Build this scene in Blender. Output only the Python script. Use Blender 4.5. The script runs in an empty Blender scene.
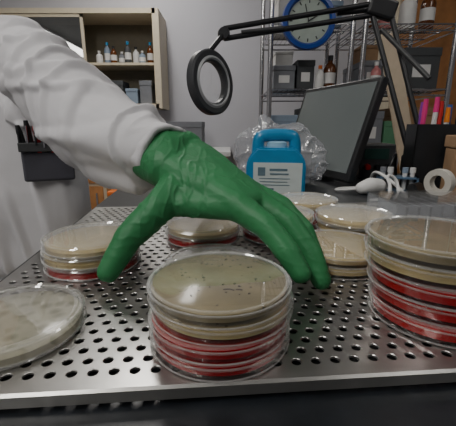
import bpy, bmesh, math, random
from mathutils import Vector, Matrix, noise, Euler
from mathutils.bvhtree import BVHTree
random.seed(4)
Z0=0.92
ZT=.011
sc=bpy.context.scene
COL=sc.collection
R=math.radians

# ------------------------------------------------------------ materials
MATS={}
def mat(name,col,rough=.5,metal=0,var=.06,scale=30,bump=0,bscale=200,spec=.5,emit=None,estr=0,trans=0,sss=0,coat=0,bdist=.002):
    if name in MATS: return MATS[name]
    m=bpy.data.materials.new(name); m.use_nodes=True
    nt=m.node_tree; b=nt.nodes['Principled BSDF']
    tc=nt.nodes.new('ShaderNodeTexCoord')
    n=nt.nodes.new('ShaderNodeTexNoise'); n.inputs['Scale'].default_value=scale; n.inputs['Detail'].default_value=4
    nt.links.new(tc.outputs['Object'],n.inputs['Vector'])
    r=nt.nodes.new('ShaderNodeValToRGB')
    r.color_ramp.elements[0].position=.3; r.color_ramp.elements[1].position=.7
    r.color_ramp.elements[0].color=[max(0,c*(1-var)) for c in col]+[1]
    r.color_ramp.elements[1].color=[min(1,c*(1+var)) for c in col]+[1]
    nt.links.new(n.outputs['Fac'],r.inputs['Fac']); nt.links.new(r.outputs['Color'],b.inputs['Base Color'])
    b.inputs['Roughness'].default_value=rough; b.inputs['Metallic'].default_value=metal
    b.inputs['Specular IOR Level'].default_value=spec
    b.inputs['Transmission Weight'].default_value=trans
    b.inputs['Coat Weight'].default_value=coat
    if sss:
        b.inputs['Subsurface Weight'].default_value=sss; b.inputs['Subsurface Scale'].default_value=.01
    if emit:
        b.inputs['Emission Color'].default_value=list(emit)+[1]; b.inputs['Emission Strength'].default_value=estr
    if bump:
        n2=nt.nodes.new('ShaderNodeTexNoise'); n2.inputs['Scale'].default_value=bscale; n2.inputs['Detail'].default_value=5
        nt.links.new(tc.outputs['Object'],n2.inputs['Vector'])
        bp=nt.nodes.new('ShaderNodeBump'); bp.inputs['Strength'].default_value=bump; bp.inputs['Distance'].default_value=bdist
        nt.links.new(n2.outputs['Fac'],bp.inputs['Height']); nt.links.new(bp.outputs['Normal'],b.inputs['Normal'])
    MATS[name]=m; return m
def clear(name,tint=(1,1,1),base=.05,edge=.55,rough=.06,white=.5,dcol=(.9,.9,.88),power=2.6):
    if name in MATS: return MATS[name]
    m=bpy.data.materials.new(name); m.use_nodes=True; nt=m.node_tree
    nt.nodes.clear()
    out=nt.nodes.new('ShaderNodeOutputMaterial')
    tr=nt.nodes.new('ShaderNodeBsdfTransparent'); tr.inputs[0].default_value=list(tint)+[1]
    gl=nt.nodes.new('ShaderNodeBsdfGlossy'); gl.inputs['Roughness'].default_value=rough
    df=nt.nodes.new('ShaderNodeBsdfDiffuse'); df.inputs[0].default_value=list(dcol)+[1]
    mx=nt.nodes.new('ShaderNodeMixShader'); mx.inputs[0].default_value=white
    nt.links.new(gl.outputs[0],mx.inputs[1]); nt.links.new(df.outputs[0],mx.inputs[2])
    lw=nt.nodes.new('ShaderNodeLayerWeight'); lw.inputs[0].default_value=.5
    p=nt.nodes.new('ShaderNodeMath'); p.operation='POWER'; p.inputs[1].default_value=power
    nt.links.new(lw.outputs['Facing'],p.inputs[0])
    ma=nt.nodes.new('ShaderNodeMath'); ma.operation='MULTIPLY_ADD'; ma.inputs[1].default_value=edge; ma.inputs[2].default_value=base
    nt.links.new(p.outputs[0],ma.inputs[0])
    n=nt.nodes.new('ShaderNodeTexNoise'); n.inputs['Scale'].default_value=90
    tc=nt.nodes.new('ShaderNodeTexCoord'); nt.links.new(tc.outputs['Object'],n.inputs['Vector'])
    m2=nt.nodes.new('ShaderNodeMath'); m2.operation='MULTIPLY_ADD'; m2.inputs[1].default_value=.03; 
    nt.links.new(n.outputs['Fac'],m2.inputs[0]); nt.links.new(ma.outputs[0],m2.inputs[2])
    m3=nt.nodes.new('ShaderNodeMixShader')
    nt.links.new(m2.outputs[0],m3.inputs[0]); nt.links.new(tr.outputs[0],m3.inputs[1]); nt.links.new(mx.outputs[0],m3.inputs[2])
    nt.links.new(m3.outputs[0],out.inputs[0])
    MATS[name]=m; return m

# ------------------------------------------------------------ helpers
def world(o):
    if o.parent is None: return o.matrix_basis.copy()
    return world(o.parent)@o.matrix_parent_inverse@o.matrix_basis
def par(o,p):
    o.parent=p; o.matrix_parent_inverse=world(p).inverted(); return o
def obj(name,me,loc=(0,0,0),rot=(0,0,0),m=None,parent=None,smooth=False):
    o=bpy.data.objects.new(name,me); COL.objects.link(o)
    o.location=loc; o.rotation_euler=rot
    if m is not None:
        me.materials.clear(); me.materials.append(m)
    if smooth:
        for p in me.polygons: p.use_smooth=True
    if parent: par(o,parent)
    return o
def empty(name,loc=(0,0,0),rot=(0,0,0),label=None,cat=None,group=None):
    o=bpy.data.objects.new(name,None); COL.objects.link(o); o.location=loc; o.rotation_euler=rot
    o.empty_display_size=.02
    tag(o,label,cat,group); return o
def tag(o,label=None,cat=None,group=None,kind=None):
    if label:o['label']=label
    if cat:o['category']=cat
    if group:o['group']=group
    if kind:o['kind']=kind
    return o
def bm_obj(name,bm,**k):
    me=bpy.data.meshes.new(name); bm.to_mesh(me); bm.free(); return obj(name,me,**k)
def box(name,size,loc,rot=(0,0,0),m=None,parent=None,bev=0.0,seg=2):
    bm=bmesh.new(); bmesh.ops.create_cube(bm,size=1)
    bmesh.ops.scale(bm,vec=size,verts=bm.verts)
    if bev: bmesh.ops.bevel(bm,geom=bm.edges[:],offset=bev,segments=seg,affect='EDGES',profile=.5)
    return bm_obj(name,bm,loc=loc,rot=rot,m=m,parent=parent)
def addbox(bm,size,c,rot=None):
    M=Matrix.Translation(c)@(rot.to_4x4() if rot else Matrix.Identity(4))@Matrix.Diagonal((*size,1))
    bmesh.ops.create_cube(bm,size=1,matrix=M)
def lathe_me(name,prof,n=64,sharp=35,rimlen=0):
    vs=[];fs=[];mi=[]
    rings=[]
    for r,z in prof:
        if r<1e-7:
            rings.append([len(vs)]); vs.append((0,0,z))
        else:
            rings.append(list(range(len(vs),len(vs)+n)))
            for i in range(n):
                a=2*math.pi*i/n; vs.append((r*math.cos(a),r*math.sin(a),z))
    for s_,(A,B) in enumerate(zip(rings,rings[1:])):
        (ra,za),(rb,zb)=prof[s_],prof[s_+1]
        k=1 if (rimlen and math.hypot(ra-rb,za-zb)<rimlen) else 0
        for i in range(n):
            j=(i+1)%n
            if len(A)==1 and len(B)>1: fs.append((A[0],B[j],B[i]))
            elif len(B)==1 and len(A)>1: fs.append((A[i],A[j],B[0]))
            elif len(A)>1: fs.append((A[i],A[j],B[j],B[i]))
            mi.append(k)
    me=bpy.data.meshes.new(name); me.from_pydata(vs,[],fs); me.update()
    if rimlen:
        me.materials.append(None); me.materials.append(None)
    for p,k in zip(me.polygons,mi): p.use_smooth=True; p.material_index=k
    try: me.set_sharp_from_angle(angle=R(sharp))
    except Exception: pass
    return me
def lathe(name,prof,loc,rot=(0,0,0),m=None,parent=None,n=48,smooth=True):
    return obj(name,lathe_me(name,prof,n),loc=loc,rot=rot,m=m,parent=parent)
def cylbetween(bm,a,b,r,r2=None,n=12):
    a=Vector(a);b=Vector(b);d=b-a
    q=d.to_track_quat('Z','Y').to_matrix().to_4x4()
    bmesh.ops.create_cone(bm,cap_ends=True,segments=n,radius1=r,radius2=r if r2 is None else r2,depth=d.length,matrix=Matrix.Translation((a+b)/2)@q)
def rod(name,a,b,r,m,parent=None,r2=None,n=16):
    a=Vector(a);b=Vector(b);c=(a+b)/2
    bm=bmesh.new(); cylbetween(bm,a-c,b-c,r,r2,n)
    o=bm_obj(name,bm,loc=c,m=m,parent=parent,smooth=True)
    try: o.data.set_sharp_from_angle(angle=R(40))
    except Exception: pass
    return o
def sweep(name,pts,r,m,parent=None,n=10,closed=False):
    cu=bpy.data.curves.new(name,'CURVE'); cu.dimensions='3D'; cu.bevel_depth=r; cu.bevel_resolution=3; cu.resolution_u=8
    s=cu.splines.new('NURBS'); s.points.add(len(pts)-1)
    c=Vector(pts[0])
    for p,q in zip(s.points,pts): p.co=(*(Vector(q)-c),1)
    s.order_u=3; s.use_endpoint_u=True
    t=bpy.data.objects.new(name,cu); COL.objects.link(t)
    dg=bpy.context.evaluated_depsgraph_get(); me=bpy.data.meshes.new_from_object(t.evaluated_get(dg))
    bpy.data.objects.remove(t); 
    return obj(name,me,loc=c,m=m,parent=parent,smooth=True)
def hull_into(bm,spheres,extra=()):
    t=bmesh.new()
    for c,r in spheres:
        bmesh.ops.create_icosphere(t,subdivisions=3,radius=r,matrix=Matrix.Translation(c))
    for p in extra: t.verts.new(p)
    bmesh.ops.convex_hull(t,input=t.verts[:])
    loose=[v for v in t.verts if not v.link_faces]
    bmesh.ops.delete(t,geom=loose,context='VERTS')
    me=bpy.data.meshes.new('t'); t.to_mesh(me); t.free(); bm.from_mesh(me); bpy.data.meshes.remove(me)
def voxel(name,hulls,vox,sm,disp,m,parent=None,origin=(0,0,0),post=2):
    bm=bmesh.new()
    for h in hulls:
        if isinstance(h,tuple): hull_into(bm,h[0],h[1])
        else: hull_into(bm,h)
    me=bpy.data.meshes.new(name); bm.to_mesh(me); bm.free()
    o=bpy.data.objects.new(name,me); COL.objects.link(o)
    md=o.modifiers.new('r','REMESH'); md.mode='VOXEL'; md.voxel_size=vox
    dg=bpy.context.evaluated_depsgraph_get(); me2=bpy.data.meshes.new_from_object(o.evaluated_get(dg))
    bpy.data.objects.remove(o)
    bm=bmesh.new(); bm.from_mesh(me2)
    for i in range(sm): bmesh.ops.smooth_vert(bm,verts=bm.verts[:],factor=.5,use_axis_x=True,use_axis_y=True,use_axis_z=True)
    bm.normal_update()
    if disp:
        new=[v.co+v.normal*disp(v.co) for v in bm.verts]
        for v,c in zip(bm.verts,new): v.co=c
        for i in range(post): bmesh.ops.smooth_vert(bm,verts=bm.verts[:],factor=.4,use_axis_x=True,use_axis_y=True,use_axis_z=True)
    ov=Vector(origin)
    for v in bm.verts: v.co-=ov
    return bm_obj(name,bm,loc=origin,m=m,parent=parent,smooth=True)

# ------------------------------------------------------------ palette
M_wall=mat('wall_paint',(.46,.46,.50),.8,var=.02,scale=3)
M_ceil=mat('ceiling_tile',(.55,.55,.53),.9,var=.03,scale=8)
M_floor=mat('floor_vinyl',(.18,.18,.18),.4,var=.1,scale=6)
M_bench=mat('black_epoxy',(.008,.010,.013),.38,var=.25,scale=60,bump=.05,bscale=300)
M_steel=mat('brushed_steel',(.42,.415,.40),.32,metal=.92,var=.22,scale=18,bump=.06,bscale=60)
M_chrome=mat('chrome',(.55,.55,.56),.2,metal=1,var=.05)
M_black=mat('black_plastic',(.014,.015,.017),.35,var=.15)
M_dgray=mat('dark_gray_plastic',(.045,.047,.05),.45,var=.15)
M_white=mat('white_plastic',(.62,.62,.61),.4,var=.03)
M_coat=mat('coat_cotton',(.53,.525,.545),.92,var=.04,scale=15,bump=.2,bscale=900,spec=.15)
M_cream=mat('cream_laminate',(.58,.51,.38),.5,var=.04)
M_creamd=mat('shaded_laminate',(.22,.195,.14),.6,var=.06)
M_wood=mat('oak_wood',(.42,.19,.065),.5,var=.2,scale=12)
M_orange=mat('orange_plastic',(.75,.17,.02),.45,var=.08)
M_blue=mat('blue_plastic',(.020,.21,.41),.30,var=.08)
M_skin=mat('skin',(.55,.33,.24),.5,var=.08,sss=.1)
M_hair=mat('brown_hair',(.06,.035,.02),.6,var=.4,scale=90)
M_pants=mat('navy_cloth',(.03,.04,.08),.9,var=.2)
M_card=mat('cardboard',(.30,.185,.10),.85,var=.1)

# ------------------------------------------------------------ room
X0,X1,Y0,Y1,ZC,ZF=-4.2,3.2,-4.5,3.2,1.78,-.92
def struct(name,size,loc,m): 
    o=box(name,size,loc,m=m); o['kind']='structure'; return o
struct('floor',(X1-X0,Y1-Y0,.1),((X0+X1)/2,(Y0+Y1)/2,ZF-.05),M_floor)
struct('ceiling',(X1-X0,Y1-Y0,.1),((X0+X1)/2,(Y0+Y1)/2,ZC+.05),M_ceil)
zc=(ZC+ZF)/2; hh=ZC-ZF
struct('wall_back',(X1-X0,.1,hh),((X0+X1)/2,Y1+.05,zc),M_wall)
struct('wall_front',(X1-X0,.1,hh),((X0+X1)/2,Y0-.05,zc),M_wall)
struct('wall_left',(.1,Y1-Y0,hh),(X0-.05,(Y0+Y1)/2,zc),M_wall)
struct('wall_right',(.1,Y1-Y0,hh),(X1+.05,(Y0+Y1)/2,zc),M_wall)
struct('baseboard_back',(X1-X0,.015,.1),((X0+X1)/2,Y1-.0075,ZF+.05),M_dgray)

M_tube=mat('light_diffuser',(.9,.9,.9),.5,emit=(1,.97,.92),estr=6)
def fixture(x,y,l,w=.22):
    f=empty('ceiling_light',(x,y,ZC),label='long white fluorescent fixture mounted on the ceiling',cat='ceiling light',group='ceiling fluorescent lights')
    box('housing',(w+.06,l+.06,.05),(x,y,ZC-.025),m=M_white,parent=f)
    box('diffuser',(w,l,.02),(x,y,ZC-.06),m=M_tube,parent=f,bev=.008)
fixture(-3.3,-1.5,3.1,.30)
fixture(-.9,-.8,2.6)
fixture(1.4,-.3,2.4)
fixture(-.6,2.2,1.2)
def area(loc,size,sy,e,rot=(0,0,0),col=(1,.965,.915)):
    L=bpy.data.lights.new('lamp_light','AREA'); L.shape='RECTANGLE'; L.size=size; L.size_y=sy; L.energy=e; L.color=col
    o=bpy.data.objects.new('fluorescent_glow',L); COL.objects.link(o); o.location=loc; o.rotation_euler=rot
area((-.9,-.8,ZC-.09),.22,2.6,36)
area((1.4,-.3,ZC-.09),.22,2.4,4)
area((-.6,2.2,ZC-.09),.22,1.2,19)

# ------------------------------------------------------------ bench
ang=math.atan(.078)
TO=Vector((-.200,.1475,ZT)); ux=Vector((math.cos(ang),math.sin(ang),0)); vx=Vector((-math.sin(ang),math.cos(ang),0))
BZ=ZT-.012
bench=empty('lab_bench',(TO.x,TO.y,ZF),(0,0,ang),'long black-topped laboratory bench carrying the perforated tray','lab bench')
BL=1.7;BD=1.25;off=-.35
c=TO+ux*(BL/2-.02)+vx*(BD/2+off)
box('worktop',(BL,BD,.035),(c.x,c.y,BZ-.0175),(0,0,ang),m=M_bench,parent=bench,bev=.003)
box('cabinet_body',(BL-.06,BD-.1,BZ-.035-ZF),(c.x,c.y,(BZ-.035+ZF)/2),(0,0,ang),m=M_cream,parent=bench)

# ------------------------------------------------------------ perforated tray
D=.44
pu,pv,hr=.0122,.0106,.0030
vs=[];fs=[]
def q(*p):
    i=len(vs); vs.extend(p); fs.append(tuple(range(i,i+len(p))))
mu=.006; mv0=.008
rows=int((D-mv0*2)/pv); cols=54
angs=[]
ca=math.degrees(math.atan2(pv,pu))
for qd in range(4):
    a=[0,22,ca,66] 
    if qd==0: angs+=a
    if qd==1: angs+=[90,114,180-ca,158]
    if qd==2: angs+=[180,202,180+ca,246]
    if qd==3: angs+=[270,294,360-ca,338]
cell=[]
for a in angs:
    ca_,sa=math.cos(R(a)),math.sin(R(a))
    t=min(pu/2/max(abs(ca_),1e-9),pv/2/max(abs(sa),1e-9))
    cell.append((ca_*t,sa*t,ca_*hr,sa*hr))
th=.0016; cb_=1.12
for r in range(rows):
    st=(r%2)*pu/2
    nC=cols-(r%2)
    cy=mv0+pv*(r+.5)
    if r%2:
        q((mu,cy-pv/2,0),(mu+pu/2,cy-pv/2,0),(mu+pu/2,cy+pv/2,0),(mu,cy+pv/2,0))
        e=mu+cols*pu
        q((e-pu/2,cy-pv/2,0),(e,cy-pv/2,0),(e,cy+pv/2,0),(e-pu/2,cy+pv/2,0))
    for k in range(nC):
        cx=mu+st+pu*(k+.5)
        b=len(vs); n=16
        for ox,oy,ix,iy in cell: vs.append((cx+ox,cy+oy,0))
        for ox,oy,ix,iy in cell: vs.append((cx+ix*cb_,cy+iy*cb_,0))
        for ox,oy,ix,iy in cell: vs.append((cx+ix,cy+iy,-.0004))
        for ox,oy,ix,iy in cell: vs.append((cx+ix,cy+iy,-th))
        for i in range(n):
            j=(i+1)%n
            for l in range(3): fs.append((b+l*n+i,b+l*n+j,b+(l+1)*n+j,b+(l+1)*n+i))
W=mu*2+cols*pu
ve=mv0+rows*pv
q((0,0,0),(W,0,0),(W,mv0,0),(0,mv0,0)); q((0,ve,0),(W,ve,0),(W,D,0),(0,D,0))
q((0,mv0,0),(mu,mv0,0),(mu,ve,0),(0,ve,0)); q((W-mu,mv0,0),(W,mv0,0),(W,ve,0),(W-mu,ve,0))
L=-.0085; rr=.0015
q((0,0,0),(0,-rr,-rr),(W,-rr,-rr),(W,0,0)); q((0,-rr,-rr),(0,-rr,L),(W,-rr,L),(W,-rr,-rr))
q((0,D,0),(W,D,0),(W,D,L),(0,D,L)); q((0,0,0),(0,D,0),(0,D,L),(0,0,L)); q((W,0,0),(W,0,L),(W,D,L),(W,D,0))
def tbox(x0,x1,y0,y1,z0,z1):
    P=[(x0,y0,z0),(x1,y0,z0),(x1,y1,z0),(x0,y1,z0),(x0,y0,z1),(x1,y0,z1),(x1,y1,z1),(x0,y1,z1)]
    for f in ((3,2,1,0),(4,5,6,7),(0,1,5,4),(1,2,6,5),(2,3,7,6),(3,0,4,7)): q(*[P[i] for i in f])
for fx in (.03,W-.05):
    for fy in (.03,D-.05): tbox(fx,fx+.02,fy,fy+.02,-.0119,-.0018)
me=bpy.data.meshes.new('perforated_tray'); me.from_pydata(vs,[],fs); me.update()
tray=obj('perforated_tray',me,loc=TO,rot=(0,0,ang),m=M_steel)
tag(tray,'stainless steel perforated tray with round holes lying on black bench','metal tray')

# ------------------------------------------------------------ petri dishes
PL=clear('clear_polystyrene',base=.045,edge=.80,white=.05,rough=.03,power=3.4)
PT=clear('reflective_polystyrene',base=.10,edge=.80,white=.12,rough=.025,power=2.4)
PR=clear('polystyrene_rim_highlight',base=.26,edge=.6,white=.42,rough=.05,dcol=(.85,.86,.84))  # whiter rim faces, edge highlights put into the material colour
PLM=clear('milky_polystyrene',base=.17,edge=.7,white=.48,rough=.06,dcol=(.75,.76,.75))
def agar_mat(name,c1,c2,spots,sc=160,thr=.72,rough=.15,see=.25,soft=.75,var=.12):
    m=mat(name,c1,rough,var=var,scale=40)
    nt=m.node_tree; b=nt.nodes['Principled BSDF']
    ramp=[x for x in nt.nodes if x.type=='VALTORGB'][0]
    tc=[x for x in nt.nodes if x.type=='TEX_COORD'][0]
    vo=nt.nodes.new('ShaderNodeTexVoronoi'); vo.inputs['Scale'].default_value=sc
    nt.links.new(tc.outputs['Object'],vo.inputs['Vector'])
    lt=nt.nodes.new('ShaderNodeMapRange'); lt.inputs['From Min'].default_value=spots; lt.inputs['From Max'].default_value=spots*soft
    nt.links.new(vo.outputs['Distance'],lt.inputs['Value'])
    n=nt.nodes.new('ShaderNodeTexNoise'); n.inputs['Scale'].default_value=45
    nt.links.new(tc.outputs['Object'],n.inputs['Vector'])
    gt=nt.nodes.new('ShaderNodeMath'); gt.operation='GREATER_THAN'; gt.inputs[1].default_value=thr-.2
    nt.links.new(n.outputs['Fac'],gt.inputs[0])
    mu_=nt.nodes.new('ShaderNodeMath'); mu_.operation='MULTIPLY'
    nt.links.new(lt.outputs[0],mu_.inputs[0]); nt.links.new(gt.outputs[0],mu_.inputs[1])
    mix=nt.nodes.new('ShaderNodeMixRGB'); mix.inputs['Color2'].default_value=list(c2)+[1]
    nt.links.new(mu_.outputs[0],mix.inputs['Fac']); nt.links.new(ramp.outputs['Color'],mix.inputs['Color1'])
    nt.links.new(mix.outputs[0],b.inputs['Base Color'])
    if see:
        tr=nt.nodes.new('ShaderNodeBsdfTransparent'); tr.inputs[0].default_value=[min(1,x**.3) for x in c1]+[1]
        ms_=nt.nodes.new('ShaderNodeMixShader'); ms_.inputs[0].default_value=see
        out=[x for x in nt.nodes if x.type=='OUTPUT_MATERIAL'][0]
        nt.links.new(b.outputs[0],ms_.inputs[1]); nt.links.new(tr.outputs[0],ms_.inputs[2]); nt.links.new(ms_.outputs[0],out.inputs[0])
    return m
A_tan=agar_mat('tan_agar',(.34,.285,.165),(.10,.08,.04),.17,170,.72,see=.3,var=.25)
A_cream=agar_mat('cream_agar',(.56,.45,.23),(.32,.24,.11),.2,160,.74,see=.2)
A_pale=agar_mat('pale_agar',(.46,.44,.34),(.27,.26,.18),.55,95,.64,see=.25,soft=.35,var=.16)
A_red=agar_mat('red_agar',(.33,.0015,.004),(.26,.003,.005),.15,160,.72,see=0)
r0=.0475; RL=.00165
def dish_meshes(H):
    k=H/.0108
    P=lambda pr:[(r,z*k) for r,z in pr]
    return dict(
     li=lathe_me('lid',P([(0,.0006),(r0-.0020,.0004),(r0-.0006,.0004),(r0,.0012),(r0-.0004,.0020),(r0-.0004,.0078),(r0+.0002,.0081),(r0+.0002,.0088),(r0-.0012,.0088)]),80,25,RL),
     bi=lathe_me('base',P([(r0-.0026,.0016),(r0-.0020,.0094),(r0-.0012,.0100),(r0-.0014,.0108),(r0-.0030,.0108),(r0-.0038,.0101),(0,.0101)]),80,25,RL),
     ai=lathe_me('agar',P([(0,.0088),(r0-.0036,.0088),(r0-.0027,.0083),(r0-.0027,.0036),(0,.0036)]),72),
     ar=lathe_me('agar',P([(0,.0092),(r0-.0034,.0092),(r0-.0024,.0087),(r0-.0026,.0030),(0,.0030)]),72),
     lu=lathe_me('lid',P([(0,.0099),(r0-.0072,.0099),(r0-.0062,.0107),(r0-.0048,.0107),(r0-.0040,.0097),(r0-.0024,.0097),(r0-.0012,.0108),(r0-.0001,.0100),(r0-.0004,.0090),(r0-.0004,.0034),(r0+.0004,.0030),(r0+.0004,.0020)]),80,25,RL),
     bu=lathe_me('base',P([(0,.0006),(r0-.0040,.0006),(r0-.0034,.0),(r0-.0022,.0002),(r0-.0018,.0014),(r0-.0022,.0022),(r0-.0020,.0096)]),80,25,RL),
     au=lathe_me('agar',P([(0,.0008),(r0-.0034,.0008),(r0-.0025,.0014),(r0-.0025,.0056),(r0-.0034,.0060),(0,.0059)]),72))
DM={}
def dish(x,y,z,inv,ag,label,group,lidm,H,basem=PL):
    if H not in DM: DM[H]=dish_meshes(H)
    d=DM[H]
    e=empty('petri_dish',(x,y,z),(0,0,random.uniform(0,6.28)),label,'petri dish',group)
    for nm,me,m in (('lid',d['li'] if inv else d['lu'],lidm),('base',d['bi'] if inv else d['bu'],basem),('agar',(d['ar'] if ag is A_red else d['ai']) if inv else d['au'],ag)):
        me2=me.copy()
        if len(me2.materials)==2: me2.materials[0]=m; me2.materials[1]=PR
        else: me2.materials.append(m)
        o=bpy.data.objects.new(nm,me2); COL.objects.link(o); o.parent=e
    return e
LB={'tan_agar':'tan agar petri dish','cream_agar':'cream agar petri dish','pale_agar':'cloudy pale petri dish','red_agar':'red agar petri dish'}
def stack(x,y,mats,where,inv=True,jit=.0012,lean=(0,0),lidm=None,H=.0108,topbase=PL):
    n=len(mats); res=[]
    for i,m in enumerate(mats):
        dx,dy=random.uniform(-jit,jit)+lean[0]*(n-1-i),random.uniform(-jit,jit)+lean[1]*(n-1-i)
        pos=('at bottom of ' if i==0 else 'on top of ' if i==n-1 else 'within ')
        lab=LB[m.name]+(' '+pos+where if n>1 else ' '+where)
        res.append(dish(x+dx,y+dy,ZT+.0002+i*(H+.0001),inv,m,lab,'petri dishes on the tray',(lidm if (lidm and i==n-1) else PL),H,topbase if i==n-1 else PL))
    return res
HM=.0108
ms=stack(-.005,.209,[A_red,A_red,A_cream,A_tan],'stack under open hand',H=HM,topbase=PT)
stack(.150,.237,[A_red,A_red,A_red,A_cream,A_tan],'tallest stack by tray corner',lean=(.0025,0),H=.0131,topbase=PT)
stack(-.141,.334,[A_red,A_cream,A_cream],'stack beside thumb',inv=False,lidm=PLM)
stack(.115,.338,[A_cream,A_cream],'low stack near fingertips',topbase=PT)
stack(.163,.425,[A_red,A_cream,A_cream],'stack with white lid',inv=False,lidm=PLM)
stack(.122,.515,[A_red,A_red,A_cream],'stack close to blue jug',inv=False,lidm=PLM)
stack(-.032,.418,[A_red,A_cream],'short stack behind hand',inv=False,lidm=PLM)
stack(-.015,.320,[A_pale],'lying alone below palm',inv=False,lidm=PLM)
stack(.064,.43,[A_red,A_red,A_cream],'stack behind fingers',inv=False,lidm=PLM)
stack(.024,.53,[A_red,A_cream,A_cream],'stack at far tray edge',inv=False,lidm=PLM)
stack(-.152,.213,[A_pale],'lying alone at tray edge',inv=False,lidm=PT,H=.0140)
bm=bmesh.new()
for k in range(26):
    a_=random.uniform(0,6.28); r_=.036*math.sqrt(random.random()); p_=Vector((r_*math.cos(a_),r_*math.sin(a_),0))
    d_=Vector((random.uniform(-1,1),random.uniform(-1,1),0)).normalized()*random.uniform(.0004,.0016)
    cylbetween(bm,p_,p_+d_,random.uniform(.0003,.0007),n=6)
for a,b in (((.002,-.016),(.006,-.0155)),((.006,-.0155),(.009,-.017)),((.010,-.016),(.014,-.0165))): cylbetween(bm,(*a,0),(*b,0),.0005,n=6)
scr=bm_obj('dark_specks',bm,loc=(-.005,.209,ZT+.0002+3*(HM+.0001)+.0088*HM/.0108+.0003),m=mat('dark_brown_speck',(.05,.035,.02),.6))
par(scr,ms[3])

# ------------------------------------------------------------ person
def nz(p,s,o=0): return noise.noise(Vector((p.x*s+o,p.y*s+o*2,p.z*s-o)))
SH=Vector((-.42,.73,.285)); EL=Vector((-.272,.555,.212)); MI=Vector((-.162,.452,.142)); CU=Vector((-.066,.368,.121))
ax=(CU-MI).normalized()
def ring(c,a,r,n=28,sq=1.0):
    u=a.cross(Vector((0,0,1))).normalized(); w=a.cross(u)
    return [c+(u*math.cos(2*math.pi*i/n)*r+w*math.sin(2*math.pi*i/n)*r*sq) for i in range(n)]
body_h=[
 [((-.44,.76,.25),.05),((-.70,.82,.25),.05),((-.42,.74,.10),.05),((-.68,.80,.10),.05)],
 [((-.44,.76,.12),.06),((-.66,.82,.12),.06),((-.47,.86,-.08),.08),((-.63,.88,-.08),.08)],
 [((-.57,.78,.26),.05),((-.56,.72,.36),.05)],
 [((-.56,.70,.46),.082),((-.56,.665,.44),.075),((-.56,.65,.39),.045)],
 [((-.56,.585,.45),.012),((-.56,.578,.43),.014)],
 [((-.478,.70,.44),.02),((-.47,.71,.455),.015)],[((-.642,.70,.44),.02),((-.65,.71,.455),.015)],
 [(SH,.045),(EL,.038)],[(EL,.036),(CU-ax*.03,.022)],
 [((-.71,.82,.25),.045),((-.76,.84,.02),.04)],[((-.76,.84,.02),.038),((-.69,.74,-.14),.03)],
 [((-.48,.87,-.1),.08),((-.48,.85,-.48),.05)],[((-.48,.85,-.48),.048),((-.48,.87,-.84),.035)],
 [((-.63,.89,-.1),.08),((-.65,.87,-.48),.05)],[((-.65,.87,-.48),.048),((-.65,.89,-.84),.035)],
]
person=voxel('person',body_h,.008,3,None,M_skin,origin=(-.56,.85,ZF))
tag(person,'person in white lab coat reaching over petri dishes with gloved hand','person')
for sx in (-.03,.03):
    lathe('eye',[(0,-.010),(.008,-.006),(.010,0),(.008,.006),(0,.010)],(-.56+sx,.598,.468),m=M_white,parent=person,n=16)
    lathe('iris',[(0,0),(.005,0),(.005,.002),(0,.0022)],(-.56+sx,.589,.468),(R(90),0,0),m=M_black,parent=person,n=16)
sweep('mouth',[(-.585,.604,.398),(-.56,.594,.396),(-.535,.604,.398)],.005,mat('lips',(.4,.12,.1),.5),parent=person)
voxel('hair',[[((-.56,.72,.48),.094),((-.56,.75,.42),.07)],[((-.56,.655,.525),.045),((-.56,.70,.54),.05)]],.006,2,lambda p:.004*nz(p,80),M_hair,parent=person)
voxel('trousers',[[((-.48,.87,-.1),.095),((-.48,.85,-.48),.065)],[((-.48,.85,-.48),.065),((-.48,.87,-.84),.055)],
 [((-.63,.89,-.1),.095),((-.65,.87,-.48),.065)],[((-.65,.87,-.48),.065),((-.65,.89,-.84),.055)]],.01,2,lambda p:.005*nz(p,20),M_pants,parent=person)
for sx in (-.48,-.65):
    voxel('shoe',[[((sx,.89,-.875),.04),((sx,.77,-.885),.033)],[((sx,.89,-.86),.045)]],.006,2,None,M_black,parent=person)

cuffring=ring(CU,ax,.0345,sq=.9)
cuff2=ring(CU-ax*.03,ax,.041,sq=.95)
coat_h=[
 [((-.46,.77,.235),.09),((-.72,.83,.24),.09),((-.435,.74,.13),.095),((-.70,.79,.13),.095)],
 [((-.435,.74,.13),.095),((-.70,.79,.13),.095),((-.445,.76,-.06),.095),((-.68,.82,-.06),.095)],
 [((-.445,.76,-.06),.095),((-.68,.82,-.06),.10),((-.44,.78,-.42),.115),((-.68,.84,-.42),.115),((-.56,.92,-.42),.11),((-.56,.88,-.06),.1)],
 [((-.348,.680,.17),.050),((-.345,.685,.03),.052),((-.355,.700,-.12),.055),((-.47,.70,.17),.06),((-.48,.70,.02),.065),((-.48,.72,-.12),.07),((-.40,.76,.05),.07)],
 [((-.50,.76,.31),.045),((-.62,.78,.31),.045),((-.56,.80,.24),.06)],
 [(SH,.066),((-.34,.635,.254),.061)],[((-.34,.635,.254),.061),(EL,.060)],[(EL,.060),(MI,.058)],
 ([(MI,.058)],cuffring+cuff2),
 [(MI,.053),((-.158,.440,.110),.037)],[((-.158,.440,.110),.037),((-.106,.392,.090),.021),(CU-ax*.03,.03)],
 [((-.71,.82,.25),.07),((-.77,.84,.02),.06)],[((-.77,.84,.02),.06),((-.69,.745,-.13),.05)],
]
aa=(CU-EL).normalized()
def ridge(v,w=.5):
    x=max(0,1-abs(v)/w); return x*x*(3-2*x)
sd=aa.cross(Vector((0,0,1))).normalized(); su=sd.cross(aa)
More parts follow.
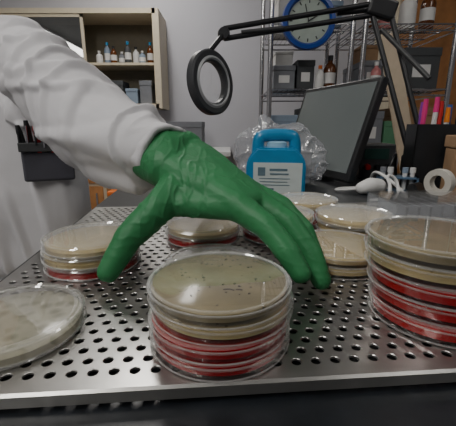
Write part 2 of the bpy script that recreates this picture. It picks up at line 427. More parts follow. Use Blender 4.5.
def folds(p):
    d_=p-EL; t=d_.dot(aa)
    dist=(d_-aa*t).length
    if p.x>-.40 and dist<.10 and p.z>.06:
        k=min(1,max(.0,(CU-p).dot(aa)/.030))
        a_=d_.dot(sd); b_=d_.dot(su)
        f1=ridge(nz(Vector((t*.80+b_*.50,a_*.16,b_*.12-t*.1)),21,1),.21)
        f2=ridge(nz(Vector((t*.28-b_*.72,b_*.15,a_*.2)),22,5),.18)
        f3=ridge(nz(Vector((t*1.0-b_*.2,b_*.2,a_*.2)),44,9),.15)
        g=max(0,1-abs((CU-p).dot(aa)-.030)/.035)
        return (.0090*f1+.0058*f2+.0026*g*f3+.006*nz(p,8,3)-.005)*(.35+.65*k)
    s=ridge(nz(Vector((p.x*1.5,p.y*.7,p.z*.16)),11,5),.22)
    return .010*s+.005*nz(p,6,2)-.003
coat=voxel('lab_coat',coat_h,.0026,4,folds,M_coat,parent=person,post=2)
coat['label']='wrinkled white cotton lab coat'
def tube_ring(name,c,a,r,w,t,m,parent,sq=.9):
    u=a.cross(Vector((0,0,1))).normalized(); wv=a.cross(u); n=56
    vs=[];fs=[]
    prof=[(0,t),(w*.25,t*1.25),(w*.75,t*1.25),(w,t),(w,-t),(0,-t*.6)]
    for i in range(n):
        th_=2*math.pi*i/n; rad_=r*(1+.025*math.sin(th_*5+1)+.015*math.sin(th_*11))
        dv=u*math.cos(th_)+wv*math.sin(th_)*sq
        for l,dr_ in prof: vs.append(tuple(dv*(rad_+dr_)+a*(l-w)))
    k=len(prof)
    for i in range(n):
        for j in range(k):
            fs.append((i*k+j,((i+1)%n)*k+j,((i+1)%n)*k+(j+1)%k,i*k+(j+1)%k))
    me=bpy.data.meshes.new(name); me.from_pydata(vs,[],fs); me.update()
    bm=bmesh.new(); bm.from_mesh(me); bmesh.ops.recalc_face_normals(bm,faces=bm.faces[:]); bm.to_mesh(me); bm.free()
    return obj(name,me,loc=c,m=m,parent=parent,smooth=True)
tube_ring('sleeve_hem',CU+ax*.004,ax,.0330,.019,.0026,M_coat,coat)

# glove
MC={'i':[(.0104,.2866,.0824),(.032,.263,.072),(.046,.248,.057),(.055,.239,.043)],
    'm':[(.0254,.313,.083),(.054,.289,.069),(.071,.273,.046),(.078,.262,.026)],
    'r':[(.022,.342,.086),(.053,.325,.075),(.073,.311,.054),(.081,.301,.036)],
    'p':[(.008,.366,.086),(.038,.358,.073),(.055,.350,.053),(.062,.343,.037)]}
rad={'i':(.0132,.0107,.0099,.0085),'m':(.0130,.0108,.0100,.0086),'r':(.0128,.0103,.0094,.0081),'p':(.0120,.0096,.0086,.0075)}
WA,WB=(-.062,.343,.110),(-.048,.389,.124)
CM=(-.043,.332,.098); MT=(-.061,.302,.081)
IP=(-.088,.285,.056); TT=(-.103,.271,.030)
gl=[]
for k in MC:
    for i in range(3): gl.append([(MC[k][i],rad[k][i]),(MC[k][i+1],rad[k][i+1])])
gl+=[ [(WA,.020),(WB,.020),(MC['i'][0],.0135),(MC['m'][0],.0130)],[(WB,.020),(WA,.019),(MC['m'][0],.0130),(MC['r'][0],.0130),(MC['p'][0],.0122)],
 [(WA,.022),(WB,.022),(CU+ax*.002,.027),((-.10,.392,.122),.026)],
 [(WB,.020),((-.018,.374,.109),.0175),(MC['m'][0],.0130),(MC['p'][0],.0125)],
 [(CM,.020),(MT,.0155)],[(MT,.0155),(IP,.0128)],[(IP,.0128),(TT,.0100)],
 [(CM,.019),((-.050,.318,.088),.0150),(MC['i'][0],.0125)],
 [((-.056,.308,.082),.012),((-.02,.296,.080),.010),(MC['i'][0],.0115)],[(WA,.020),(CM,.020),(MC['i'][0],.0130)],
]
def gw(p):
    wr=max(0,1-abs(p.x+.055)/.045)
    web=max(0,1-(Vector((-.03,.305,.085))-p).length/.04)
    th_=max(0,1-(Vector((-.07,.293,.068))-p).length/.025)
    f=ridge(nz(Vector((p.x*1.6,p.y*.35,p.z*.6)),85,4),.20)
    f2=ridge(nz(Vector((p.x*.5+p.z*.5,p.y*.4,p.z*1.0)),100,8),.18)
    kn=0; cr=0
    for k in ('i','m','r','p'):
        for j in (0,1,2):
            dd_=(Vector(MC[k][j])-p).length
            kn+=max(0,1-dd_/.016)*(.0010 if j==0 else .0005)
            if j: cr=max(cr,max(0,1-dd_/.015))
    ph=math.sin((p.x*.6-p.z*.8)*2100)
    return .0004*nz(p,45,4)+.0003*f2+(wr*.7+web*.7)*.0011*f+th_*.0008*f2+kn+cr*.00022*ph-.0003
M_glove=mat('green_nitrile',(.024,.155,.056),.50,var=.10,scale=25,bump=.35,bscale=170,spec=.28,bdist=.0010)
glove=voxel('glove',gl,.0010,6,gw,M_glove,parent=person,post=2)
glove['label']='green nitrile glove on spread hand'

# chest pocket holder, fitted to the coat surface
cb_bm=bmesh.new(); cb_bm.from_mesh(coat.data); tree=BVHTree.FromBMesh(cb_bm)
def front(x,z):
    h=tree.ray_cast(Vector((x,.56,z)),Vector((0,1,0)))
    return h[0].y if h[0] is not None else .66
PXc,PZc=-.330,.088
ya,yb_=front(PXc-.035,PZc),front(PXc+.020,PZc)
pk=math.atan2(yb_-ya,.055); pk=max(-.2,min(.75,pk))
yc=min(front(PXc+dx,PZc+dz)-dx*math.tan(pk) for dx in (-.03,0,.020) for dz in (-.03,0,.03))
cb_bm.free()
PC=Vector((PXc,yc-.004,PZc))
M_pock=mat('gray_pocket',(.05,.05,.065),.7,var=.1)
pb=box('pocket',(.084,.016,.072),PC,(R(-2),0,pk),m=M_pock,parent=coat,bev=.004)
box('pocket_flap',(.086,.004,.016),PC+Vector((.003,-.010,.026)),(R(-2),0,pk),m=M_dgray,parent=coat,bev=.0015)
un=Vector((math.cos(pk),math.sin(pk),0)); 
M_red=mat('red_plastic',(.42,.015,.015),.35)
for i,(o_,c_,lb) in enumerate([(-.032,M_black,'black'),(-.021,M_black,'black'),(-.010,M_red,'red'),(.001,M_black,'dark'),(.012,M_red,'red'),(.023,M_black,'black')]):
    b=PC+un*o_+Vector((0,-.004,.016)); t=b+Vector((.002*i-.005,-.002,.034+.008*((i*2)%3)/2))
    e=empty('pen',b,label=lb+' pen clipped in coat chest pocket',cat='pen',group='pens in the coat pocket')
    rod('barrel',b,t,.0050,c_,e); rod('cap',t,t+(t-b).normalized()*.014,.0054,c_,e,r2=.0036)
    box('clip',(.003,.002,.03),t+Vector((0.001,-.0068,-.010)),m=M_chrome if i%2 else M_black,parent=e)

# ------------------------------------------------------------ blue jug & bag
def lblock(name,pts,depth,loc,rot,m,parent,bev=.006,seg=3):
    bm=bmesh.new(); v=[bm.verts.new((x,-depth/2,z)) for x,z in pts]; f=bm.faces.new(v)
    r=bmesh.ops.extrude_face_region(bm,geom=[f]); 
    for g in r['geom']:
        if isinstance(g,bmesh.types.BMVert): g.co.y+=depth
    bmesh.ops.recalc_face_normals(bm,faces=bm.faces[:])
    if bev: bmesh.ops.bevel(bm,geom=bm.edges[:],offset=bev,segments=seg,affect='EDGES',clamp_overlap=True)
    return bm_obj(name,bm,loc=loc,rot=rot,m=m,parent=parent)
JL=(.108,.77,BZ); rt=(0,0,R(-8))
jug=empty('detergent_jug',JL,rt,'squat blue plastic jug with molded handle and white label','jug')
lblock('jug_body',[(-.060,0),(.060,0),(.064,.012),(.064,.070),(.058,.088),(.046,.100),(.040,.106),(-.040,.106),(-.046,.100),(-.058,.088),(-.064,.070),(-.064,.012)],.08,JL,rt,M_blue,jug)
jx,jz=JL[0],BZ
sweep('handle',[(jx-.042,.77,jz+.085),(jx-.042,.77,jz+.122),(jx-.03,.77,jz+.132),(jx+.03,.77,jz+.132),(jx+.042,.77,jz+.122),(jx+.042,.77,jz+.085)],.0135,M_blue,jug)
lathe('cap',[(0,.0),(.022,0),(.022,.012),(.016,.015),(0,.015)],(jx,.768,jz+.104),m=mat('light_blue_plastic',(.28,.48,.62),.4),parent=jug)
fw=Vector((math.sin(R(-8)),-math.cos(R(-8)),0))
lc=Vector(JL)+fw*.0408+Vector((.004,0,.038))
box('paper_label',(.104,.0012,.074),lc,rt,m=mat('label_paper',(.50,.56,.55),.7),parent=jug)
M_ink=mat('gray_ink',(.10,.16,.20),.8)
rx=Vector((math.cos(R(-8)),math.sin(R(-8)),0))
for k,(w,dz,h,dx) in enumerate([(.016,.018,.018,-.034),(.038,.022,.005,.002),(.040,.013,.003,.004),(.066,.003,.0015,-.006),(.060,-.004,.0015,-.008),(.066,-.011,.0015,-.006),(.03,-.020,.004,-.022)]):
    box('print_line',(w,.0008,h),lc+fw*.0009+rx*dx+Vector((0,0,dz)),rt,m=M_ink,parent=jug)
M_car=clear('crinkled_clear_plastic',base=.42,edge=.6,white=.66,rough=.14,dcol=(.55,.57,.61))
CL=(.140,.90,BZ); bz=BZ+.006
carb=empty('plastic_bag',CL,label='crinkled clear plastic bag slumped behind blue jug',cat='plastic bag')
voxel('bag_film',[[((CL[0]-.090,.90,bz+.035),.033),((CL[0]+.095,.90,bz+.033),.031),((CL[0]-.085,.90,bz+.10),.035),((CL[0]+.085,.90,bz+.07),.035),((CL[0]-.045,.90,bz+.12),.035),((CL[0]+.04,.90,bz+.12),.03)],[((CL[0]-.03,.9,bz+.13),.028),((CL[0]-.055,.9,bz+.16),.014)]],.0035,2,lambda p:.006*nz(p,20)+.007*ridge(nz(p,22,4),.18)+.0025*ridge(nz(p,48,7),.14)-.006,M_car,parent=carb,post=1)
box('bag_contents',(.15,.035,.085),(CL[0],.90,BZ+.046),m=mat('white_card_in_bag',(.46,.46,.48),.7),parent=carb,bev=.004)

# ------------------------------------------------------------ monitor
A=Vector((.300,.85,.012)); B=Vector((.188,1.19,.012))
dr=(B-A).normalized(); nrm=Vector((dr.y*-1,dr.x,0)); 
if nrm.x>0: nrm=-nrm
wid=(B-A).length
mon=empty('computer_monitor',((A+B)/2).xy.to_3d()+Vector((0,0,BZ)),label='black flat computer monitor tilted back on the bench',cat='monitor')
tl=R(17); upv=(Vector((0,0,1))*math.cos(tl)-nrm*math.sin(tl)).normalized(); nn=(nrm*math.cos(tl)+Vector((0,0,1))*math.sin(tl)).normalized()
xx=upv.cross(nn).normalized()
Rm=Matrix((xx,upv,nn)).transposed()
hM=.268; cen=(A+B)/2+upv*hM/2
eu=Rm.to_euler()
box('monitor_case',(wid,hM,.022),cen-nn*.011,eu,m=M_black,parent=mon,bev=.004)
box('screen',(wid-.028,hM-.034,.002),cen+nn*.0005+upv*.004,eu,m=mat('gray_screen',(.06,.066,.066),.20,var=.1,scale=4,emit=(.48,.54,.52),estr=.10),parent=mon)  # weak screen emission stands in for soft reflections
bc=(A+B)/2-nrm*.06
rod('stand',Vector((bc.x,bc.y,BZ+.01)),cen-nn*.02,.016,M_black,mon)
lathe('stand_base',[(0,.0),(.065,0),(.065,.006),(.05,.010),(0,.012)],(bc.x,bc.y,BZ),m=M_black,parent=mon)

# ------------------------------------------------------------ magnifier lamp
ml=empty('magnifier_lamp',(.545,1.0,BZ),label='black magnifying lamp on jointed spring arm clamped to bench',cat='magnifier lamp')
M_lamp=mat('lamp_black',(.022,.023,.026),.4,metal=.3)
rc=Vector((-.0475,1.01,.266)); yaw=R(51)
rotR=Euler((R(86),0,yaw)).to_matrix().to_euler()
prof=[(.055,-.008),(.058,-.013),(.082,-.013),(.087,-.008),(.087,.008),(.082,.013),(.060,.013),(.055,.008),(.055,-.008)]
lathe('lamp_ring',prof,rc,rotR,m=mat('ring_gray',(.045,.048,.053),.4),parent=ml,n=56)
lathe('lens',[(0,.004),(.03,.003),(.056,.0)],rc,rotR,m=clear('lens_glass',base=.12,edge=.4,white=.5),parent=ml)
for s_ in (-1,1): lathe('tube_light',[(.059,.0135*s_),(.063,.0165*s_),(.069,.0135*s_)],rc,rotR,m=mat('gray_tube',(.30,.31,.32),.3),parent=ml)
hinge=Vector((-.012,1.07,.405)); J=Vector((.440,1.12,.485))
rod('yoke',rc+Vector((.0,.0,.084)),hinge,.007,M_lamp,ml)
lathe('hinge_knob',[(0,-.014),(.015,-.014),(.018,0),(.015,.014),(0,.014)],hinge,(R(90),0,0),m=M_lamp,parent=ml,n=20)
rod('arm_rod',hinge+Vector((0,0,.013)),J+Vector((0,0,.014)),.0075,M_lamp,ml)
rod('arm_rod',hinge+Vector((0,0,-.013)),J+Vector((-.01,0,-.018)),.0075,M_lamp,ml)
rod('spring',hinge+Vector((.05,0,0.004)),hinge+Vector((.17,0.01,.018)),.0055,M_dgray,ml)
rod('spring',J+Vector((-.12,0,-.012)),J+Vector((-.02,0,-.002)),.009,M_black,ml)
box('elbow_joint',(.085,.03,.055),J+Vector((.012,0,.0)),(0,R(15),0),m=M_lamp,parent=ml,bev=.008)
Bp=Vector((.545,1.0,.055))
rod('arm_rod',J+Vector((-.012,0,-.02)),Bp+Vector((-.013,0,0)),.0075,M_lamp,ml)
rod('arm_rod',J+Vector((.04,0,-.012)),Bp+Vector((.030,0,.01)),.0075,M_lamp,ml)
rod('spring',J+Vector((.015,-.01,-.06)),Bp+Vector((.005,-.008,.22)),.007,M_dgray,ml)
box('clamp',(.07,.05,.05),Bp+Vector((.005,0,-.012)),m=M_lamp,parent=ml,bev=.006)
rod('clamp_post',Bp+Vector((.005,0,-.03)),(.55,1.0,BZ),.012,M_lamp,ml)

# ------------------------------------------------------------ clock
cc=Vector((.376,1.765,.622)); cr=(R(90),0,0)
ck=empty('wall_clock',cc,label='round clock with thick blue rim hung from wire rack',cat='clock')
lathe('rim',[(.096,.0),(.098,-.015),(.122,-.015),(.126,0),(.122,.022),(.104,.024),(.096,.012)],cc,cr,m=mat('blue_rim',(.01,.05,.28),.35),parent=ck,n=56)
lathe('clock_face',[(.099,.006),(0,.006)],cc,cr,m=mat('clock_face_paint',(.36,.42,.38),.5),parent=ck,n=48)
for h in range(12):
    a=R(30*h); p=cc+Vector((math.sin(a)*.082,-.0075,math.cos(a)*.082))
    box('hour_mark',(.005,.001,.014),p,(0,a,0),m=M_black,parent=ck)
box('hour_hand',(.006,.001,.05),cc+Vector((.018,-.009,.010)),(0,R(60),0),m=M_black,parent=ck)
box('minute_hand',(.004,.001,.075),cc+Vector((-.01,-.0105,.033)),(0,R(-15),0),m=M_black,parent=ck)

# ------------------------------------------------------------ wire racks
def rack(xa,xb,ya,yb,lab):
    e=empty('wire_rack',((xa+xb)/2,(ya+yb)/2,ZF),label=lab,cat='wire shelving')
    for x in (xa,xb):
        for y in (ya,yb): rod('pole',(x,y,ZF),(x,y,1.05),.0125,M_chrome,e)
    for z in (-.35,.02,.325,.62,.95):
        bm=bmesh.new(); cx,cy=(xa+xb)/2,(ya+yb)/2
        for y in (ya,yb):
            for dz in (0,-.028): cylbetween(bm,(xa-cx,y-cy,dz),(xb-cx,y-cy,dz),.004,n=6)
        for x in (xa,xb):
            for dz in (0,-.028): cylbetween(bm,(x-cx,ya-cy,dz),(x-cx,yb-cy,dz),.004,n=6)
        n=int((xb-xa)/.025)
        for i in range(1,n):
            x=xa+(xb-xa)*i/n-cx; cylbetween(bm,(x,ya-cy,.002),(x,yb-cy,.002),.0022,n=5)
        for f in (.33,.66): cylbetween(bm,(xa-cx,ya+(yb-ya)*f-cy,-.004),(xb-cx,ya+(yb-ya)*f-cy,-.004),.004,n=6)
        bm_obj('shelf',bm,loc=(cx,cy,z),m=M_chrome,parent=e)
rack(.2075,.60,1.80,2.24,'chrome wire shelving rack holding boxes and bottles')
rack(.66,1.10,1.80,2.24,'chrome wire shelving rack next to another rack')

def cbox(x,y,z,s,m,lab,cat='box',rz=0,name='storage_box',grp=None,label=False):
    e=empty(name,(x,y,z),(0,0,rz),lab,cat,grp)
    box('box_body',(s[0],s[1],s[2]*.8),(x,y,z+s[2]*.4),(0,0,rz),m=m,parent=e,bev=.003)
    box('box_lid',(s[0]+.006,s[1]+.006,s[2]*.2),(x,y,z+s[2]*.9),(0,0,rz),m=m,parent=e,bev=.003)
    if label: box('box_label',(s[0]*.5,.002,s[2]*.3),(x,y-s[1]/2-.001,z+s[2]*.45),(0,0,rz),m=M_white,parent=e)
def bottle(x,y,z,r,h,m,capm,lab,name='bottle',grp=None):
    e=empty(name,(x,y,z),label=lab,cat='bottle',group=grp)
    lathe('bottle_body',[(0,0),(r*.95,0),(r,h*.03),(r,h*.62),(r*.8,h*.72),(r*.38,h*.80),(r*.36,h*.88)],(x,y,z),m=m,parent=e,n=28)
    lathe('bottle_cap',[(r*.44,h*.86),(r*.44,h),(0,h)],(x,y,z),m=capm,parent=e,n=24)
    lathe('bottle_label',[(r*1.01,h*.2),(r*1.01,h*.5)],(x,y,z),m=M_white,parent=e,n=28)
M_amber=mat('amber_glass',(.11,.035,.01),.15,var=.1)
M_pink=mat('pink_plastic',(.45,.16,.16),.4)
M_gbox=mat('gray_box_card',(.16,.17,.19),.7)
M_bbox=mat('pale_blue_card',(.20,.26,.34),.7)
M_wbox=mat('white_card',(.42,.42,.41),.7)
M_dbox=mat('dark_card',(.05,.055,.06),.7)
M_gcan=mat('green_card',(.08,.22,.12),.6)
sz=.328
bottle(.53,1.9,sz,.032,.17,M_amber,M_black,'brown glass bottle standing on wire shelf')
cbox(.29,2.0,sz,(.11,.25,.12),M_gbox,'gray cardboard box on wire shelf',label=True)
cbox(.29,2.0,sz+.121,(.09,.2,.07),M_wbox,'small white box stacked on gray box')
cbox(.405,2.0,sz,(.09,.2,.15),M_dbox,'dark carton on wire shelf',label=True)
bottle(.475,1.88,sz,.022,.12,M_white,M_orange,'small white bottle with orange cap on shelf')
cbox(.33,2.0,.623,(.17,.3,.16),M_wbox,'white carton on upper wire shelf')
cbox(.51,2.0,.623,(.11,.25,.12),M_bbox,'pale blue carton on upper wire shelf')
cbox(.30,2.0,.023,(.14,.3,.18),M_bbox,'pale blue carton on lower wire shelf',label=True)
cbox(.49,2.0,.023,(.17,.3,.22),M_dbox,'dark carton on lower wire shelf',label=True)
cbox(.73,2.0,sz,(.10,.3,.14),M_gbox,'gray lidded box on wire shelf',label=True)
cbox(.73,2.0,sz+.141,(.09,.2,.08),M_card,'small brown box stacked on gray box')
bottle(.83,1.88,sz,.035,.17,M_white,M_blue,'white bottle with blue cap on wire shelf')
bottle(.745,1.835,sz,.025,.13,M_pink,M_white,'small pink bottle in front of gray box')
cbox(.98,2.0,sz,(.18,.3,.20),M_dbox,'dark lidded box on wire shelf',label=True)
bottle(.80,1.92,.623,.045,.2,M_pink,M_white,'pink bottle with white cap on wire shelf')
bottle(.91,1.92,.623,.04,.18,M_white,M_orange,'white bottle with orange cap on wire shelf')
bottle(1.01,1.92,.623,.035,.19,M_amber,M_black,'tall brown glass bottle on upper shelf')
bottle(.72,1.90,.623,.03,.15,M_amber,M_white,'small brown glass bottle on upper shelf')
cbox(.75,2.0,.023,(.13,.3,.2),M_gbox,'gray carton on lower wire shelf',label=True)
cbox(.86,1.95,.023,(.07,.2,.15),M_gcan,'green carton on lower wire shelf')
cbox(.99,2.0,.023,(.16,.3,.22),M_card,'brown carton on lower wire shelf',label=True)

# ------------------------------------------------------------ bench clutter
OC=Vector((.505,.84,BZ))
org=empty('desk_organizer',OC,(0,0,R(-12)),'black upright desk organizer holding markers','desk organizer')
bm=bmesh.new()
w_,d_,h_=.12,.085,.155; t_=.004
addbox(bm,(w_,d_,t_),(0,0,t_/2))
for sx in (-1,1): addbox(bm,(t_,d_,h_),(sx*(w_/2-t_/2),0,h_/2))
for sy in (-1,1): addbox(bm,(w_,t_,h_),(0,sy*(d_/2-t_/2),h_/2))
addbox(bm,(t_,d_,h_*.9),(0,0,h_*.45))
bm_obj('organizer_tub',bm,loc=OC,rot=(0,0,R(-12)),m=M_black,parent=org)
mc=[('pink',(.65,.03,.20)),('purple',(.22,.03,.32)),('pink',(.65,.03,.20)),('red',(.5,.02,.02)),('black',(.02,.02,.02)),('orange',(.7,.20,.02)),('blue',(.03,.1,.4)),('black',(.02,.02,.02))]
for i,(nm,cc_) in enumerate(mc):
    mm=mat(nm+'_marker',cc_,.4)
    x=OC.x-.045+i*.0125; y=OC.y+random.uniform(-.018,.018)+(-.0125*i+.04)*.2
    b=Vector((x,y,BZ+.05)); t=b+Vector((random.uniform(-.006,.006),random.uniform(-.008,.008),.115+random.uniform(-.01,.02)))
    e=empty('marker',b,label=nm+' marker standing in black organizer',cat='marker',group='markers in the organizer')
    rod('barrel',b,t,.0055,M_white if i%3==2 else mm,e); rod('cap',t,t+Vector((0,0,.034)),.0062,mm,e,r2=.005)
cbox(.510,.745,BZ,(.055,.05,.132),M_card,'brown cardboard carton beside organizer',rz=R(-10))
TD=Vector((.430,.685,BZ))
td=empty('tape_dispenser',TD,(0,0,R(-50)),'black tape dispenser with white tape roll','tape dispenser')
lblock('dispenser_body',[(-.055,0),(.05,0),(.052,.02),(.040,.022),(.03,.016),(-.03,.016),(-.040,.035),(-.055,.03)],.04,TD,(0,0,R(-50)),M_black,td,bev=.003,seg=2)
lathe('tape_roll',[(.015,-.009),(.027,-.009),(.028,0),(.027,.009),(.015,.009),(.015,-.009)],TD+Vector((0,0,.040)),(R(90),0,R(-60)),m=mat('white_tape',(.52,.50,.45),.5),parent=td)
QX,QY=.400,.800
tr_=empty('tube_rack',(QX,QY,BZ),(0,0,R(-15)),'blue plastic rack holding small capped sample tubes','tube rack')
bm=bmesh.new()
addbox(bm,(.085,.04,.004),(0,0,.002)); addbox(bm,(.085,.04,.004),(0,0,.034))
for sx in (-1,1): addbox(bm,(.004,.04,.036),(sx*.0405,0,.018))
bm_obj('rack_frame',bm,loc=(QX,QY,BZ),rot=(0,0,R(-15)),m=mat('gray_blue_plastic',(.08,.14,.22),.4),parent=tr_)
for i in (0,1,3,4):
    ux_=Vector((math.cos(R(-15)),math.sin(R(-15)),0))*(-.032+.016*i)
    b=Vector((QX,QY,BZ+.005))+ux_
    e=empty('sample_tube',b,label='small clear sample tube with pale cap in rack',cat='sample tube',group='tubes in the rack')
    rod('tube',b,b+Vector((0,0,.040)),.0052,M_white,e); rod('cap',b+Vector((0,0,.040)),b+Vector((0,0,.052)),.0066,[M_gbox,M_white,M_white,M_bbox,M_white][i],e)
msx=Vector((.325,.765,BZ))
mouse=empty('computer_mouse',msx,(0,0,.5),'pale gray computer mouse beside the monitor','mouse')
voxel('mouse_shell',[[(msx+Vector((-.02,0,.014)),.014),(msx+Vector((.022,.010,.016)),.018),(msx+Vector((0,0,.02)),.018)]],.003,2,None,M_white,parent=mouse)
sweep('mouse_cable',[msx+Vector((-.03,0,.012)),msx+Vector((-.08,.02,.004)),msx+Vector((-.05,.06,.004)),msx+Vector((0,.06,.004)),msx+Vector((.04,.09,.004))],.0028,M_white,mouse)
cb=sweep('power_cable',[(.29,.68,BZ+.004),(.32,.665,BZ+.006),(.340,.70,BZ+.03),(.335,.72,BZ+.050),(.362,.73,BZ+.045),(.365,.71,BZ+.010),(.34,.69,BZ+.005),(.370,.67,BZ+.005),(.368,.75,BZ+.03),(.355,.83,BZ+.05),(.37,.88,BZ+.004),(.40,.93,BZ+.004)],.0035,M_white)
tag(cb,'loose white cable coiled on black bench','cable')
cb=sweep('black_cable',[(.40,.88,BZ+.005),(.41,.86,BZ+.05),(.43,.88,BZ+.09),(.45,.92,BZ+.04),(.47,.94,BZ+.005)],.004,M_black)
tag(cb,'looped black cable lying on bench by lamp','cable')
PX,PY=.435,1.045
ps=empty('power_supply',(PX,PY,BZ),label='dark gray benchtop instrument with knobs near lamp base',cat='instrument')
box('instrument_case',(.10,.10,.10),(PX,PY,BZ+.05),m=M_dgray,parent=ps,bev=.004)
for i in range(3): lathe('knob',[(.009,0),(.008,.012),(0,.012)],(PX-.030+.030*i,PY-.05,BZ+.035),(R(90),0,0),m=M_black if i else M_red,parent=ps,n=18)
box('display_window',(.07,.002,.03),(PX-.005,PY-.051,BZ+.072),m=mat('dull_display',(.03,.07,.06),.2),parent=ps)
RX,RY=.335,.548
ct=empty('plastic_rack',(RX,RY,ZT),(0,0,ang),'clear plastic slotted rack lying on perforated tray','plastic rack')
bm=bmesh.new()
for sx in (-1,1): addbox(bm,(.003,.09,.024),(sx*.085,0,.0125))
for sy in (-1,1): addbox(bm,(.17,.003,.024),(0,sy*.045,.0125))
addbox(bm,(.17,.09,.002),(0,0,.0015))
bm_obj('rack_shell',bm,loc=(RX,RY,ZT+.0005),rot=(0,0,ang),m=clear('frosted_plastic',base=.20,edge=.5,white=.5,dcol=(.55,.57,.6)),parent=ct)
bm=bmesh.new()
for i in range(8): addbox(bm,(.0035,.084,.018),(-.066+i*.019,0,.011))
bm_obj('slot_divider',bm,loc=(RX,RY,ZT+.0005),rot=(0,0,ang),m=mat('gray_divider',(.22,.23,.25),.4),parent=ct)
box('rack_lid',(.174,.094,.003),(RX,RY,ZT+.027),(0,0,ang),m=PL,parent=ct)
bd=box('wooden_board',(.075,.018,1.46),(.840,1.50,-.18),(R(-7),R(-13),0),m=mat('beige_board',(.50,.41,.30),.6),bev=.003)
tag(bd,'narrow beige wooden board leaning upright beside the rack','board')

# ------------------------------------------------------------ back wall cabinet with glass doors
cab=empty('wall_cabinet',(-1.25,3.02,.30),label='cream wall cabinet with sliding glass doors and shelves',cat='cabinet')
cx0,cx1,cz0,cz1,cy0,cy1=-1.98,-.55,.30,.985,2.85,3.19
mx_=(cx0+cx1)/2
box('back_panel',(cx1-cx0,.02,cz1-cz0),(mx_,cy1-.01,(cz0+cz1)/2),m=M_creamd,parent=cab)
box('top_panel',(cx1-cx0,cy1-cy0,.035),(mx_,(cy0+cy1)/2,cz1),m=M_cream,parent=cab)
box('bottom_panel',(cx1-cx0,cy1-cy0,.035),(mx_,(cy0+cy1)/2,cz0),m=M_cream,parent=cab)
for x in (cx0,cx1): box('side_panel',(.05,cy1-cy0,cz1-cz0+.035),(x,(cy0+cy1)/2,(cz0+cz1)/2),m=M_cream,parent=cab)
box('shelf',(cx1-cx0-.04,.28,.018),(mx_,3.03,.62),m=M_cream,parent=cab)
gd=clear('door_glass',tint=(.60,.63,.64),base=.50,edge=.5,rough=.01,white=.06,dcol=(.5,.52,.54))
for i,(xa,xb,yy) in enumerate([(-1.95,-1.72,2.880),(-1.76,-1.10,2.862)]):
    dd=bpy.data.objects.new('sliding_door',None); COL.objects.link(dd); dd.location=((xa+xb)/2,yy,cz0); par(dd,cab)
    box('glass_pane',(xb-xa,.005,cz1-cz0-.06),((xa+xb)/2,yy,(cz0+cz1)/2),m=gd,parent=dd)
    bm=bmesh.new(); hz=cz1-cz0-.04
    for sx in (-1,1): addbox(bm,(.022,.012,hz),(sx*((xb-xa)/2-.011),0,0))
    for s_ in (-1,1): addbox(bm,(xb-xa,.012,.022),(0,0,s_*(hz/2-.011)))
    bm_obj('door_frame',bm,loc=((xa+xb)/2,yy,(cz0+cz1)/2),m=M_cream,parent=dd)
jm=[M_white,M_gbox,M_bbox,M_dbox,M_amber]
for i in range(8):
    x=-1.04+i*.058
    bottle(x,2.98+.03*(i%2),.630,.026,.10+.035*((i*2)%3),jm[(i*2)%5],[M_white,M_blue,M_black][i%3],'small reagent jar on cabinet shelf',name='reagent_jar',grp='jars in the wall cabinet')
for i in range(4):
    cbox(-1.01+i*.115,3.0,.318,(.095,.18,.12+.06*(i%2)),[M_wbox,M_dbox,M_bbox,M_gbox][i],'small lidded box on cabinet bottom shelf',grp='boxes in the wall cabinet')
for i in range(5):
    cbox(-1.85+i*.15,3.02,.630,(.12,.18,.14+.04*(i%2)),[M_wbox,M_gbox,M_wbox,M_bbox,M_dbox][i],'pale carton behind cabinet glass door',grp='cartons behind glass')

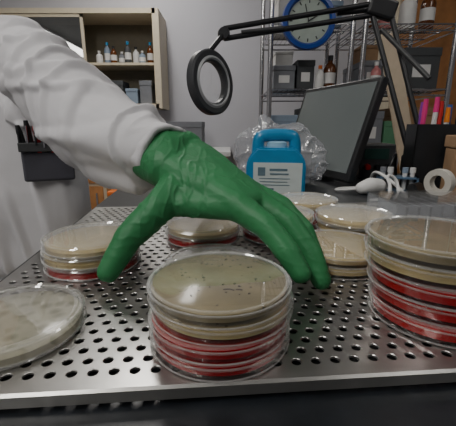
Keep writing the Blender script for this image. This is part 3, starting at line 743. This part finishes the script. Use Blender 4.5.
bcx=-1.2
ctr=empty('base_cabinet',(bcx,2.88,ZF),label='wood-front base cabinet row with pale counter along wall',cat='cabinet')
box('cabinet_body',(2.4,.55,.84),(bcx,2.9,ZF+.42),m=M_cream,parent=ctr)
for i in range(5):
    x=bcx-.96+i*.48
    dd=box('drawer',(.45,.02,.17),(x,2.615,-.20),m=M_wood,parent=ctr,bev=.003)
    box('handle',(.12,.015,.012),(x,2.598,-.20),m=M_chrome,parent=dd)
    dd=box('door',(.45,.02,.54),(x,2.615,-.58),m=M_wood,parent=ctr,bev=.003)
    box('handle',(.012,.015,.12),(x+.18,2.598,-.42),m=M_chrome,parent=dd)
box('worktop',(2.44,.6,.035),(bcx,2.89,-.06),m=M_white,parent=ctr,bev=.003)
cbox(-.35,2.85,-.042,(.30,.3,.22),M_gbox,'gray benchtop instrument case on far counter')
cbox(-.75,2.9,-.042,(.26,.3,.16),M_wbox,'white box on far counter')
OX=-.56
ob=empty('orange_bin',(OX,2.05,ZF),label='orange plastic bin standing on floor by cabinets',cat='bin')
bm=bmesh.new(); bmesh.ops.create_cone(bm,cap_ends=True,segments=4,radius1=.15,radius2=.18,depth=.68,matrix=Matrix.Rotation(R(45),4,'Z'))
bmesh.ops.bevel(bm,geom=bm.edges[:],offset=.012,segments=2,affect='EDGES')
bm_obj('bin_body',bm,loc=(OX,2.05,ZF+.34),m=M_orange,parent=ob)
box('bin_rim',(.27,.27,.025),(OX,2.05,ZF+.69),m=M_orange,parent=ob,bev=.006)
tcb=empty('tall_cabinet',(1.9,3.0,ZF),label='tall tan wooden cabinet against the wall',cat='cabinet')
box('cabinet_body',(1.3,.4,2.2),(1.9,2.98,ZF+1.1),m=M_cream,parent=tcb,bev=.004)
for x in (1.58,2.22):
    dd=box('door',(.62,.02,2.1),(x,2.77,ZF+1.1),m=M_wood,parent=tcb,bev=.004)
    box('handle',(.015,.02,.14),(x+(.26 if x<1.9 else -.26),2.75,ZF+1.1),m=M_chrome,parent=dd)

# ------------------------------------------------------------ shift up, world, camera
for o in list(COL.objects):
    if o.parent is None: o.location.z+=Z0
w=bpy.data.worlds.new('World'); sc.world=w; w.use_nodes=True
w.node_tree.nodes['Background'].inputs[0].default_value=(.8,.85,.9,1); w.node_tree.nodes['Background'].inputs[1].default_value=.3
cam=bpy.data.cameras.new('Camera'); co=bpy.data.objects.new('Camera',cam); COL.objects.link(co)
cam.sensor_width=36; cam.lens=340/456*36; cam.clip_start=.01; cam.clip_end=50
co.location=(0,0,Z0+.152); co.rotation_euler=(R(75.5),0,0)
sc.camera=co
